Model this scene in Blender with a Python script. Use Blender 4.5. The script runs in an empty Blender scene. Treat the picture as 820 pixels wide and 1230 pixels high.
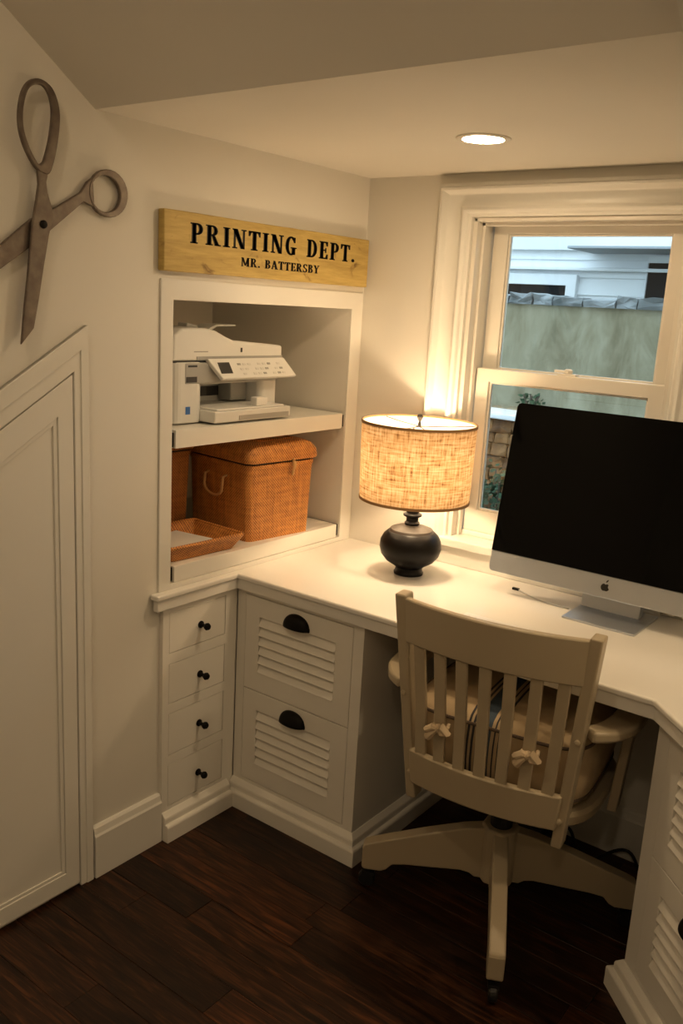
import bpy, bmesh, math, random
from mathutils import Vector, Matrix
R = math.radians
random.seed(7)
scene = bpy.context.scene
COL = scene.collection

# ------------------------------------------------------------------ camera
cam_data = bpy.data.cameras.new('camera')
cam = bpy.data.objects.new('camera', cam_data); COL.objects.link(cam)
YAW, PITCH, ROLL, FPX = 0.639554, -0.230194, 0.056477, 1060.71
fw = Vector((-math.sin(YAW)*math.cos(PITCH), math.cos(YAW)*math.cos(PITCH), math.sin(PITCH)))
rt = Vector((math.cos(YAW), math.sin(YAW), 0)); up = rt.cross(fw)
r2 = math.cos(ROLL)*rt + math.sin(ROLL)*up; u2 = -math.sin(ROLL)*rt + math.cos(ROLL)*up
cam.matrix_world = Matrix(((r2.x, u2.x, -fw.x, 1.815), (r2.y, u2.y, -fw.y, 0.0), (r2.z, u2.z, -fw.z, 1.6), (0, 0, 0, 1)))
cam_data.sensor_fit = 'VERTICAL'; cam_data.sensor_height = 36.0; cam_data.lens = FPX/1230*36.0
cam_data.clip_start = 0.02; cam_data.clip_end = 200
scene.camera = cam

# ------------------------------------------------------------------ sky, exposure
world = bpy.data.worlds.new('overcast_sky'); scene.world = world; world.use_nodes = True
bg = world.node_tree.nodes['Background']
bg.inputs['Color'].default_value = (0.74, 0.89, 1.0, 1); bg.inputs['Strength'].default_value = 2.8
vs = scene.view_settings
vs.view_transform = 'Standard'; vs.look = 'None'; vs.exposure = 0.0; vs.gamma = 1.0; vs.use_curve_mapping = False
LAMP_W = 8.0          # table lamp bulb, watts
DOWN_L = 215.0        # radiance of the downlight by the window and the fill downlight added beside it
ROOM_L = 190.0        # radiance of the downlights over the rest of the room
WARM = (1.0, 0.71, 0.42)

# ------------------------------------------------------------------ helpers
def clean(bm):
    bmesh.ops.recalc_face_normals(bm, faces=bm.faces)

class MB:
    """collects shapes into one bmesh, then links them as one mesh object"""
    def __init__(s): s.bm = bmesh.new()
    def poly(s, pts, faces):
        vs_ = [s.bm.verts.new(p) for p in pts]
        for f in faces:
            try: s.bm.faces.new([vs_[i] for i in f])
            except ValueError: pass
        return s
    def box(s, x0, x1, y0, y1, z0, z1):
        p = [(x, y, z) for x in (x0, x1) for y in (y0, y1) for z in (z0, z1)]
        return s.poly(p, [(0,1,3,2), (4,6,7,5), (0,4,5,1), (2,3,7,6), (0,2,6,4), (1,5,7,3)])
    def prism(s, pts2, a0, a1, axis='z'):
        """extrude an outline: axis z -> pts (x,y); axis x -> pts (y,z); axis y -> pts (x,z)"""
        def P(u, v, w): return {'z': (u, v, w), 'x': (w, u, v), 'y': (u, w, v)}[axis]
        n = len(pts2)
        p = [P(u, v, a0) for u, v in pts2] + [P(u, v, a1) for u, v in pts2]
        f = [tuple(range(n)), tuple(range(2*n-1, n-1, -1))] + [(i, (i+1) % n, n+(i+1) % n, n+i) for i in range(n)]
        return s.poly(p, f)
    def band(s, outer, inner, a0, a1, axis='x'):
        """ring between two outlines with the same point count, extruded"""
        def P(u, v, w): return {'z': (u, v, w), 'x': (w, u, v), 'y': (u, w, v)}[axis]
        n = len(outer); p = []
        for w in (a0, a1):
            p += [P(u, v, w) for u, v in outer] + [P(u, v, w) for u, v in inner]
        f = []
        for i in range(n):
            j = (i+1) % n
            f += [(i, j, n+j, n+i), (2*n+i, 3*n+i, 3*n+j, 2*n+j), (i, 2*n+i, 2*n+j, j), (n+i, n+j, 3*n+j, 3*n+i)]
        return s.poly(p, f)
    def lathe(s, prof, c=(0, 0, 0), axis='z', seg=32, closed=False):
        n = len(prof); p = []
        for k in range(seg):
            a = 2*math.pi*k/seg
            for r, h in prof:
                u, v = r*math.cos(a), r*math.sin(a)
                q = {'z': (u, v, h), 'x': (h, u, v), 'y': (u, h, v)}[axis]
                p.append((c[0]+q[0], c[1]+q[1], c[2]+q[2]))
        f = []
        for k in range(seg):
            k2 = (k+1) % seg
            for i in range(n-1 if not closed else n):
                j = (i+1) % n
                f.append((k*n+i, k2*n+i, k2*n+j, k*n+j))
        if not closed:
            if prof[0][0] > 1e-6: f.append(tuple(k*n for k in range(seg)))
            if prof[-1][0] > 1e-6: f.append(tuple(k*n+n-1 for k in range(seg)))
        s.poly(p, f)
        bmesh.ops.remove_doubles(s.bm, verts=s.bm.verts, dist=1e-6)
        return s
    def tube(s, path, r, seg=10, radii=None):
        path = [Vector(p) for p in path]; n = len(path); p = []
        nrm = None
        for i, q in enumerate(path):
            t = (path[min(i+1, n-1)] - path[max(i-1, 0)]).normalized()
            if nrm is None:
                nrm = t.orthogonal().normalized()
            nrm = (nrm - t*nrm.dot(t)).normalized(); b = t.cross(nrm)
            rr = radii[i] if radii else r
            for k in range(seg):
                a = 2*math.pi*k/seg
                p.append(tuple(q + rr*(math.cos(a)*nrm + math.sin(a)*b)))
        f = [(i*seg+k, i*seg+(k+1) % seg, (i+1)*seg+(k+1) % seg, (i+1)*seg+k) for i in range(n-1) for k in range(seg)]
        f += [tuple(range(seg)), tuple((n-1)*seg+k for k in range(seg))]
        return s.poly(p, f)
    def sweep(s, prof, path, side=1):
        """moulding: profile (out, z) along a mitred floor path (x, y); out is to the right (side=1) of travel"""
        P = [Vector(p) for p in path]; n = len(P); m = len(prof); pts = []
        for i in range(n):
            d0 = (P[i]-P[i-1]).normalized() if i > 0 else (P[1]-P[0]).normalized()
            d1 = (P[i+1]-P[i]).normalized() if i < n-1 else d0
            n0 = Vector((d0.y, -d0.x))*side; n1 = Vector((d1.y, -d1.x))*side
            b = (n0+n1); b = b/ max(b.dot(n0), 1e-6)
            for o, z in prof: pts.append((P[i].x+b.x*o, P[i].y+b.y*o, z))
        f = [(i*m+k, i*m+(k+1) % m, (i+1)*m+(k+1) % m, (i+1)*m+k) for i in range(n-1) for k in range(m)]
        f += [tuple(range(m)), tuple((n-1)*m+k for k in range(m))]
        return s.poly(pts, f)
    def move(s, m):
        bmesh.ops.transform(s.bm, matrix=m, verts=s.bm.verts); return s
    def build(s, name, mat, parent=None, bev=0.0, smooth=False, seg=2, loc=None):
        clean(s.bm)
        me = bpy.data.meshes.new(name); s.bm.to_mesh(me); s.bm.free()
        me.materials.append(M[mat])
        o = bpy.data.objects.new(name, me); COL.objects.link(o)
        if parent is not None: o.parent = parent
        if loc is not None: o.location = loc
        if smooth:
            for p in me.polygons: p.use_smooth = True
            try:
                me.set_sharp_from_angle(angle=R(38))
            except Exception: pass
        if bev > 0:
            b = o.modifiers.new('bevel', 'BEVEL'); b.width = bev; b.segments = seg
            b.limit_method = 'ANGLE'; b.angle_limit = R(35); b.harden_normals = False
        return o

def tag(o, label=None, cat=None, group=None, kind=None):
    if label: o['label'] = label
    if cat: o['category'] = cat
    if group: o['group'] = group
    if kind: o['kind'] = kind
    return o
def thing(name, label, cat, loc=(0, 0, 0), rz=0.0, group=None):
    o = bpy.data.objects.new(name, None); COL.objects.link(o)
    o.empty_display_size = 0.05
    o.location = loc; o.rotation_euler = (0, 0, rz)
    return tag(o, label, cat, group)
def struct(o): o['kind'] = 'structure'; return o
def cp(o, parent, loc=None):
    c = o.copy(); COL.objects.link(c); c.parent = parent
    if loc is not None: c.location = loc
    return c
def ell(cx, cy, rx, ry, n=40, a0=0.0, rot=0.0):
    out = []
    for k in range(n):
        a = a0 + 2*math.pi*k/n
        u, v = rx*math.cos(a), ry*math.sin(a)
        out.append((cx+u*math.cos(rot)-v*math.sin(rot), cy+u*math.sin(rot)+v*math.cos(rot)))
    return out
def rrect(x0, x1, y0, y1, r, n=5):
    out = []
    for cx, cy, a in ((x1-r, y1-r, 0), (x0+r, y1-r, 90), (x0+r, y0+r, 180), (x1-r, y0+r, 270)):
        for k in range(n+1):
            t = R(a+90*k/n); out.append((cx+r*math.cos(t), cy+r*math.sin(t)))
    return out

# ------------------------------------------------------------------ materials
M = {}
class NT:
    def __init__(s, name):
        m = bpy.data.materials.new(name); m.use_nodes = True
        s.m = m; s.t = m.node_tree; s.n = s.t.nodes; s.l = s.t.links
        s.b = s.n['Principled BSDF']; s.out = s.n['Material Output']; M[name] = m
    def add(s, kind, **kw):
        x = s.n.new(kind)
        for k, v in kw.items():
            if k in x.inputs: x.inputs[k].default_value = v
            else: setattr(x, k, v)
        return x
    def link(s, a, b): s.l.new(a, b)
    def coord(s, which='Object', scale=(1, 1, 1)):
        c = s.add('ShaderNodeTexCoord'); mp = s.add('ShaderNodeMapping')
        mp.inputs['Scale'].default_value = scale
        s.link(c.outputs[which], mp.inputs['Vector']); return mp.outputs['Vector']
    def ramp(s, fac, stops):
        r = s.add('ShaderNodeValToRGB'); e = r.color_ramp.elements
        while len(e) < len(stops): e.new(0.5)
        for x, (p, c) in zip(e, stops): x.position = p; x.color = (*c, 1)
        s.link(fac, r.inputs['Fac']); return r.outputs['Color']
    def bump(s, h, strength, dist=0.002):
        b = s.add('ShaderNodeBump', Strength=strength, Distance=dist)
        s.link(h, b.inputs['Height']); s.link(b.outputs['Normal'], s.b.inputs['Normal']); return b
    def set(s, **kw):
        for k, v in kw.items():
            k = k.replace('_', ' ')
            s.b.inputs[k].default_value = (*v, 1) if isinstance(v, tuple) else v
        return s

def paint(name, col, rough, bump=0.05, scale=60, var=0.03):
    t = NT(name); t.set(Roughness=rough)
    v = t.coord()
    no = t.add('ShaderNodeTexNoise', Scale=scale, Detail=3.0); t.link(v, no.inputs['Vector'])
    n2 = t.add('ShaderNodeTexNoise', Scale=2.5, Detail=2.0); t.link(v, n2.inputs['Vector'])
    lo = tuple(c*(1-var) for c in col)
    t.link(t.ramp(n2.outputs['Fac'], [(0.3, lo), (0.7, col)]), t.b.inputs['Base Color'])
    t.bump(no.outputs['Fac'], bump, 0.001)
    return t
paint('wall_paint', (0.78, 0.75, 0.68), 0.6, 0.08, 140)
paint('slope_paint', (0.78, 0.75, 0.68), 0.75, 0.08, 140)
paint('ceiling_paint', (0.74, 0.71, 0.64), 0.7, 0.06, 140)
paint('trim_paint', (0.80, 0.78, 0.72), 0.35, 0.03, 30)
paint('cabinet_paint', (0.86, 0.83, 0.76), 0.38, 0.03, 30)
paint('counter_paint', (0.84, 0.82, 0.77), 0.22, 0.02, 20)
paint('chair_paint', (0.46, 0.385, 0.265), 0.38, 0.04, 40)
paint('vinyl', (0.78, 0.74, 0.66), 0.35, 0.01, 20)
paint('black_metal', (0.008, 0.007, 0.006), 0.42, 0.05, 80).b.inputs['Specular IOR Level'].default_value = 0.10
paint('printer_white', (0.70, 0.70, 0.67), 0.35, 0.02, 200)
paint('printer_light', (0.78, 0.78, 0.75), 0.35, 0.02, 200)
paint('printer_grey', (0.36, 0.36, 0.34), 0.4, 0.02, 200)
paint('printer_dark', (0.03, 0.03, 0.03), 0.4, 0.02, 200)
paint('blue_print', (0.05, 0.16, 0.45), 0.4, 0.0, 50)
paint('lamp_black', (0.006, 0.005, 0.0045), 0.38, 0.06, 40).b.inputs['Specular IOR Level'].default_value = 0.2
paint('lamp_bronze', (0.05, 0.040, 0.032), 0.4, 0.1, 40)
paint('ink', (0.012, 0.010, 0.008), 0.55, 0.05, 200)
paint('paper', (0.80, 0.77, 0.72), 0.8, 0.05, 60)
paint('cord_black', (0.01, 0.01, 0.01), 0.45, 0.02, 50)
paint('cord_grey', (0.55, 0.55, 0.53), 0.45, 0.02, 50)
paint('key_white', (0.82, 0.82, 0.80), 0.35, 0.01, 50)
paint('brass_thread', (0.62, 0.36, 0.14), 0.45, 0.2, 200)
paint('house_white', (0.80, 0.82, 0.84), 0.6, 0.05, 30)
paint('house_eave_shade', (0.35, 0.38, 0.41), 0.6, 0.05, 30)
paint('house_dark', (0.012, 0.013, 0.014), 0.6, 0.02, 30).b.inputs['Specular IOR Level'].default_value = 0.1
paint('bark', (0.08, 0.06, 0.04), 0.8, 0.4, 40)

t = NT('floor_wood'); t.set(Roughness=0.36, Specular_IOR_Level=0.3)
v = t.coord('Object', (2.2, 26, 26))
oi = t.add('ShaderNodeObjectInfo')
vm = t.add('ShaderNodeVectorMath', operation='ADD'); t.link(v, vm.inputs[0])
cx = t.add('ShaderNodeCombineXYZ'); ml = t.add('ShaderNodeMath', operation='MULTIPLY'); ml.inputs[1].default_value = 90.0
t.link(oi.outputs['Random'], ml.inputs[0])
for k in 'XYZ': t.link(ml.outputs[0], cx.inputs[k])
t.link(cx.outputs[0], vm.inputs[1])
no = t.add('ShaderNodeTexNoise', Scale=3.0, Detail=6.0, Distortion=1.2); t.link(vm.outputs[0], no.inputs['Vector'])
base = t.ramp(no.outputs['Fac'], [(0.32, (0.007, 0.003, 0.0014)), (0.52, (0.028, 0.0105, 0.0042)), (0.70, (0.075, 0.027, 0.0095))])
tint = t.ramp(oi.outputs['Random'], [(0.0, (0.55, 0.55, 0.6)), (0.6, (1.0, 0.95, 0.9)), (0.86, (1.2, 1.1, 1.0)), (1.0, (2.2, 1.7, 1.3))])
mx = t.add('ShaderNodeMix', data_type='RGBA', blend_type='MULTIPLY'); mx.inputs[0].default_value = 1.0
t.link(base, mx.inputs[6]); t.link(tint, mx.inputs[7]); t.link(mx.outputs[2], t.b.inputs['Base Color'])
t.bump(no.outputs['Fac'], 0.15, 0.002)

t = NT('sign_wood'); t.set(Roughness=0.55)
v = t.coord('Object', (8, 3, 30))
no = t.add('ShaderNodeTexNoise', Scale=2.2, Detail=7.0, Roughness=0.65); t.link(v, no.inputs['Vector'])
v2 = t.coord('Object', (6, 9, 14)); n2 = t.add('ShaderNodeTexNoise', Scale=1.6, Detail=5.0, Distortion=0.8); t.link(v2, n2.inputs['Vector'])
c1 = t.ramp(no.outputs['Fac'], [(0.3, (0.40, 0.275, 0.075)), (0.6, (0.56, 0.405, 0.125)), (0.8, (0.62, 0.46, 0.16))])
c2 = t.ramp(n2.outputs['Fac'], [(0.24, (0.35, 0.26, 0.16)), (0.38, (1, 1, 1))])
mx = t.add('ShaderNodeMix', data_type='RGBA', blend_type='MULTIPLY'); mx.inputs[0].default_value = 1.0
t.link(c1, mx.inputs[6]); t.link(c2, mx.inputs[7]); t.link(mx.outputs[2], t.b.inputs['Base Color'])
t.bump(no.outputs['Fac'], 0.3, 0.002)

t = NT('old_steel'); t.set(Roughness=0.48, Metallic=0.75)
v = t.coord('Object', (1, 1, 1)); no = t.add('ShaderNodeTexNoise', Scale=45.0, Detail=6.0); t.link(v, no.inputs['Vector'])
t.link(t.ramp(no.outputs['Fac'], [(0.3, (0.15, 0.12, 0.10)), (0.6, (0.21, 0.175, 0.145)), (0.8, (0.25, 0.21, 0.175))]), t.b.inputs['Base Color'])
t.bump(no.outputs['Fac'], 0.2, 0.002)

def weave(name, c0, c1, sz=150.0):
    t = NT(name); t.set(Roughness=0.5)
    c = t.add('ShaderNodeTexCoord'); sp = t.add('ShaderNodeSeparateXYZ'); t.link(c.outputs['Object'], sp.inputs[0])
    ad = t.add('ShaderNodeMath', operation='ADD'); t.link(sp.outputs['X'], ad.inputs[0]); t.link(sp.outputs['Y'], ad.inputs[1])
    def sn(sock, f):
        m1 = t.add('ShaderNodeMath', operation='MULTIPLY'); m1.inputs[1].default_value = f; t.link(sock, m1.inputs[0])
        m2 = t.add('ShaderNodeMath', operation='SINE'); t.link(m1.outputs[0], m2.inputs[0]); return m2.outputs[0]
    a = sn(sp.outputs['Z'], sz*4.2); b = sn(ad.outputs[0], sz*4.2)
    mu = t.add('ShaderNodeMath', operation='MULTIPLY'); t.link(a, mu.inputs[0]); t.link(b, mu.inputs[1])
    ab = t.add('ShaderNodeMath', operation='MULTIPLY_ADD'); ab.inputs[1].default_value = 0.30; ab.inputs[2].default_value = 0.5
    t.link(mu.outputs[0], ab.inputs[0])
    v = t.coord('Object', (14, 14, 90)); no = t.add('ShaderNodeTexNoise', Scale=1.0, Detail=4.0); t.link(v, no.inputs['Vector'])
    v3 = t.coord('Object', (90, 90, 8)); n3 = t.add('ShaderNodeTexNoise', Scale=1.0, Detail=3.0); t.link(v3, n3.inputs['Vector'])
    m = t.add('ShaderNodeMath', operation='ADD'); t.link(no.outputs['Fac'], m.inputs[0]); t.link(n3.outputs['Fac'], m.inputs[1])
    m2 = t.add('ShaderNodeMath', operation='MULTIPLY_ADD'); m2.inputs[1].default_value = 0.55; t.link(m.outputs[0], m2.inputs[0])
    m3 = t.add('ShaderNodeMath', operation='SUBTRACT'); m3.inputs[1].default_value = 0.5
    t.link(ab.outputs[0], m3.inputs[0]); t.link(m3.outputs[0], m2.inputs[2])
    t.link(t.ramp(m2.outputs[0], [(0.28, c0), (0.72, c1)]), t.b.inputs['Base Color'])
    t.bump(ab.outputs[0], 0.6, 0.0025)
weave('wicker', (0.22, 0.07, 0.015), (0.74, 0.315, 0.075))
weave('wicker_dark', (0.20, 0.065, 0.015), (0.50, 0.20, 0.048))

# burlap lamp shade: cloth that lets light through
t = NT('burlap'); t.n.remove(t.b)
c = t.add('ShaderNodeTexCoord'); sp = t.add('ShaderNodeSeparateXYZ'); t.link(c.outputs['Object'], sp.inputs[0])
at = t.add('ShaderNodeMath', operation='ARCTAN2'); t.link(sp.outputs['Y'], at.inputs[0]); t.link(sp.outputs['X'], at.inputs[1])
cb = t.add('ShaderNodeCombineXYZ'); t.link(at.outputs[0], cb.inputs['X']); t.link(sp.outputs['Z'], cb.inputs['Y'])
def stretched(sc):
    mp = t.add('ShaderNodeMapping'); mp.inputs['Scale'].default_value = sc; t.link(cb.outputs[0], mp.inputs['Vector'])
    n = t.add('ShaderNodeTexNoise', Scale=1.0, Detail=4.0, Roughness=0.6); t.link(mp.outputs[0], n.inputs['Vector']); return n.outputs['Fac']
h1 = stretched((2.6, 170, 1)); h2 = stretched((30, 16, 1)); h3 = stretched((9, 30, 1))
ad = t.add('ShaderNodeMath', operation='ADD'); t.link(h1, ad.inputs[0]); t.link(h2, ad.inputs[1])
a2 = t.add('ShaderNodeMath', operation='MULTIPLY_ADD'); a2.inputs[1].default_value = 0.42; t.link(ad.outputs[0], a2.inputs[0])
a3 = t.add('ShaderNodeMath', operation='MULTIPLY'); a3.inputs[1].default_value = 0.16; t.link(h3, a3.inputs[0]); t.link(a3.outputs[0], a2.inputs[2])
col = t.ramp(a2.outputs[0], [(0.38, (0.22, 0.11, 0.045)), (0.47, (0.56, 0.37, 0.19)), (0.60, (0.80, 0.64, 0.44))])
tr = t.add('ShaderNodeBsdfTranslucent'); df = t.add('ShaderNodeBsdfDiffuse'); mxs = t.add('ShaderNodeMixShader'); mxs.inputs[0].default_value = 0.55
t.link(col, tr.inputs['Color']); t.link(col, df.inputs['Color'])
t.link(df.outputs[0], mxs.inputs[1]); t.link(tr.outputs[0], mxs.inputs[2]); t.link(mxs.outputs[0], t.out.inputs['Surface'])
t = NT('shade_lining'); t.n.remove(t.b)
tr = t.add('ShaderNodeBsdfTranslucent'); df = t.add('ShaderNodeBsdfDiffuse'); mxs = t.add('ShaderNodeMixShader'); mxs.inputs[0].default_value = 0.32
tr.inputs['Color'].default_value = (0.93, 0.91, 0.87, 1); df.inputs['Color'].default_value = (0.93, 0.91, 0.87, 1)
t.link(df.outputs[0], mxs.inputs[1]); t.link(tr.outputs[0], mxs.inputs[2]); t.link(mxs.outputs[0], t.out.inputs['Surface'])
t = NT('shade_trim'); t.set(Roughness=0.8, Base_Color=(0.30, 0.17, 0.07))

def emit(name, col, s):
    t = NT(name); t.set(Base_Color=(0.8, 0.8, 0.8)); t.b.inputs['Emission Color'].default_value = (*col, 1); t.b.inputs['Emission Strength'].default_value = s
BR = 0.028
emit('bulb_glow', WARM, LAMP_W/(math.pi*4*math.pi*BR*BR))
emit('downlight_glow', (1.0, 0.725, 0.43), DOWN_L)
emit('room_light_glow', (1.0, 0.73, 0.45), ROOM_L)

t = NT('pane_glass'); t.n.remove(t.b)
tb = t.add('ShaderNodeBsdfTransparent'); gl = t.add('ShaderNodeBsdfGlossy', Roughness=0.01)
tb.inputs['Color'].default_value = (0.90, 0.95, 0.96, 1)
fr = t.add('ShaderNodeFresnel', IOR=1.45); mxs = t.add('ShaderNodeMixShader')
t.link(fr.outputs[0], mxs.inputs[0]); t.link(tb.outputs[0], mxs.inputs[1]); t.link(gl.outputs[0], mxs.inputs[2]); t.link(mxs.outputs[0], t.out.inputs['Surface'])
t = NT('screen_black'); t.set(Base_Color=(0.002, 0.002, 0.002), Roughness=0.06, IOR=1.4, Specular_IOR_Level=0.22)
t = NT('aluminium'); t.set(Base_Color=(0.58, 0.62, 0.68), Roughness=0.36, Metallic=0.8)
v = t.coord('Object', (1, 1, 1)); no = t.add('ShaderNodeTexNoise', Scale=600.0); t.link(v, no.inputs['Vector']); t.bump(no.outputs['Fac'], 0.05, 0.0005)

t = NT('concrete'); t.set(Roughness=0.85)
v = t.coord('Object', (1.0, 1.0, 0.45)); no = t.add('ShaderNodeTexNoise', Scale=7.0, Detail=9.0, Roughness=0.68, Distortion=0.6); t.link(v, no.inputs['Vector'])
t.link(t.ramp(no.outputs['Fac'], [(0.3, (0.15, 0.125, 0.07)), (0.50, (0.26, 0.232, 0.15)), (0.70, (0.36, 0.335, 0.24))]), t.b.inputs['Base Color'])
t.bump(no.outputs['Fac'], 0.4, 0.01)
def stone(name, c0, c1):
    t = NT(name); t.set(Roughness=0.85)
    oi = t.add('ShaderNodeObjectInfo'); v = t.coord('Object')
    no = t.add('ShaderNodeTexNoise', Scale=14.0, Detail=6.0); t.link(v, no.inputs['Vector'])
    m = t.add('ShaderNodeMath', operation='ADD'); t.link(no.outputs['Fac'], m.inputs[0])
    m1 = t.add('ShaderNodeMath', operation='MULTIPLY_ADD'); m1.inputs[1].default_value = 0.5; m1.inputs[2].default_value = -0.25
    t.link(oi.outputs['Random'], m1.inputs[0]); t.link(m1.outputs[0], m.inputs[1])
    t.link(t.ramp(m.outputs[0], [(0.25, c0), (0.75, c1)]), t.b.inputs['Base Color']); t.bump(no.outputs['Fac'], 0.6, 0.01)
stone('stone_brown', (0.055, 0.024, 0.010), (0.25, 0.13, 0.05))
stone('stone_grey', (0.11, 0.12, 0.12), (0.27, 0.29, 0.30))
stone('soil', (0.03, 0.035, 0.02), (0.08, 0.08, 0.05))
stone('leaf_green', (0.015, 0.04, 0.015), (0.06, 0.12, 0.05))

t = NT('cushion_cloth'); t.set(Roughness=0.9)
c = t.add('ShaderNodeTexCoord'); sp = t.add('ShaderNodeSeparateXYZ'); t.link(c.outputs['Object'], sp.inputs[0])
mr = t.add('ShaderNodeMapRange'); mr.inputs['From Min'].default_value = -0.26; mr.inputs['From Max'].default_value = 0.26; t.link(sp.outputs['X'], mr.inputs['Value'])
w = (0.56, 0.43, 0.27); d = (0.05, 0.05, 0.06); b_ = (0.06, 0.09, 0.13)
st = [(0.0, w), (0.385, w), (0.39, d), (0.40, w), (0.412, d), (0.424, w), (0.436, b_), (0.50, b_), (0.505, w), (0.52, d), (0.53, w), (0.545, d), (0.555, w)]
r_ = t.ramp(mr.outputs[0], st)
for nd in t.n:
    if nd.bl_idname == 'ShaderNodeValToRGB': nd.color_ramp.interpolation = 'CONSTANT'
v = t.coord('Object'); no = t.add('ShaderNodeTexNoise', Scale=9.0, Detail=3.0); t.link(v, no.inputs['Vector'])
mx = t.add('ShaderNodeMix', data_type='RGBA', blend_type='MULTIPLY'); mx.inputs[0].default_value = 1.0
t.link(r_, mx.inputs[6]); t.link(t.ramp(no.outputs['Fac'], [(0.3, (0.72, 0.70, 0.66)), (0.7, (1, 1, 1))]), mx.inputs[7]); t.link(mx.outputs[2], t.b.inputs['Base Color'])
t.bump(no.outputs['Fac'], 0.3, 0.006)
paint('cushion_piping', (0.10, 0.07, 0.05), 0.8)
paint('tie_cloth', (0.60, 0.47, 0.31), 0.9, 0.3, 60)

# ------------------------------------------------------------------ the room
XR, YB, YF, ZH, ZL = 2.55, 2.495, -1.5, 2.70, 2.01      # right wall, back wall, wall behind camera, high and low ceilings
YS = 1.395                                              # where the low ceiling meets the sloped one
YT = YS - (ZH-ZL)/0.687
# floor with planks along x
fl = MB().box(0, XR, YF, YB, -0.08, -0.019).build('floor', 'floor_wood'); struct(fl)
PW = 0.098
meshes = {}
y = YB; row = 0
while y > YF+0.01:
    y0 = max(y-PW, YF); x = -random.uniform(0.0, 0.9); row += 1
    while x < XR:
        L = random.choice((0.62, 0.8, 0.95, 1.15))
        a, b = max(x, 0.0), min(x+L, XR)
        if b-a > 0.03:
            key = (round(b-a, 3), round(y-y0, 3))
            dz = -random.choice((0.0, 0.0004, 0.0008, 0.0012))
            if key not in meshes:
                o = MB().box(-(b-a)/2+.0004, (b-a)/2-.0004, -(y-y0)/2+.0004, (y-y0)/2-.0004, -0.018, 0.0).build('plank', 'floor_wood', fl, bev=0.0006, seg=1)
                meshes[key] = o
            else: o = cp(meshes[key], fl)
            o.location = ((a+b)/2, (y+y0)/2, dz)
        x += L
    y = y0

def wall_with_hole(name, axis, a0, a1, u0, u1, v0, v1, hole, mat='wall_paint'):
    """slab in the u-v plane with one rectangular opening (hu0,hu1,hv0,hv1)"""
    hu0, hu1, hv0, hv1 = hole; m = MB()
    us = [u0, hu0, hu1, u1]; vs2 = [v0, hv0, hv1, v1]
    def P(u, v, w): return (w, u, v) if axis == 'x' else (u, w, v)
    pts = [P(u, v, w) for w in (a0, a1) for v in vs2 for u in us]
    f = []
    for w in (0, 1):
        for j in range(3):
            for i in range(3):
                if i == 1 and j == 1: continue
                q = w*16+j*4+i; f.append((q, q+1, q+5, q+4))
    ring = [(5, 6), (6, 10), (10, 9), (9, 5), (0, 3), (3, 15), (15, 12), (12, 0)]
    for p_, q_ in ring: f.append((p_, q_, q_+16, p_+16))
    m.poly(pts, f)
    return struct(m.build(name, mat))
NY0, NY1, NZ0, NZ1 = 1.638, 2.427, 0.800, 1.588         # niche opening
wl = wall_with_hole('wall_left', 'x', -0.03, 0.0, YF, YB, -0.08, ZH+0.1, (NY0, NY1, NZ0, NZ1))
n = MB()
n.box(-0.67, -0.65, NY0-.02, NY1+.02, NZ0-.02, NZ1+.02)
n.box(-0.65, -0.03, NY0-.02, NY0, NZ0-.02, NZ1+.02); n.box(-0.65, -0.03, NY1, NY1+.02, NZ0-.02, NZ1+.02)
n.box(-0.65, -0.03, NY0, NY1, NZ0-.02, NZ0); n.box(-0.65, -0.03, NY0, NY1, NZ1, NZ1+.02)
n.build('niche_lining', 'wall_paint', wl)
WX0, WX1, WZ0, WZ1 = 0.405, 1.055, 0.862, 1.880         # window opening
wb = wall_with_hole('wall_back', 'y', YB, YB+0.16, -0.03, XR+.1, -0.08, ZH+0.1, (WX0, WX1, WZ0, WZ1))
struct(MB().box(XR, XR+.08, YF, YB, -0.08, ZH+.1).build('wall_right', 'wall_paint'))
struct(MB().box(-.03, XR+.08, YF-.08, YF, -0.08, ZH+.1).build('wall_front', 'wall_paint'))
struct(MB().box(0, XR, YS, YB, ZL, ZL+.06).build('ceiling', 'ceiling_paint'))
struct(MB().prism([(YS, ZL), (YT, ZH), (YT, ZH+.06), (YS, ZL+.06)], 0, XR, 'x').build('ceiling_slope', 'slope_paint'))
struct(MB().box(0, XR, YF, YT, ZH, ZH+.06).build('ceiling_high', 'ceiling_paint'))
dd = 0.045
struct(MB().prism([(YB, ZL-dd), (YS-.02, ZL-dd), (YT, ZH-dd), (YT, ZH), (YS, ZL), (YB, ZL)], 1.36, XR, 'x').build('soffit', 'trim_paint'))
# baseboard on the left wall
bb_prof = [(0, 0), (0.020, 0), (0.020, 0.128), (0.016, 0.134), (0.012, 0.150), (0.006, 0.156), (0, 0.156)]
struct(MB().sweep(bb_prof, [(0.0, 1.362), (0.0, 1.602)]).build('baseboard_left', 'trim_paint', bev=0.001))
struct(MB().sweep(bb_prof, [(0.535, YB), (1.30, YB)]).build('baseboard_back', 'trim_paint', bev=0.001))
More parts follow.
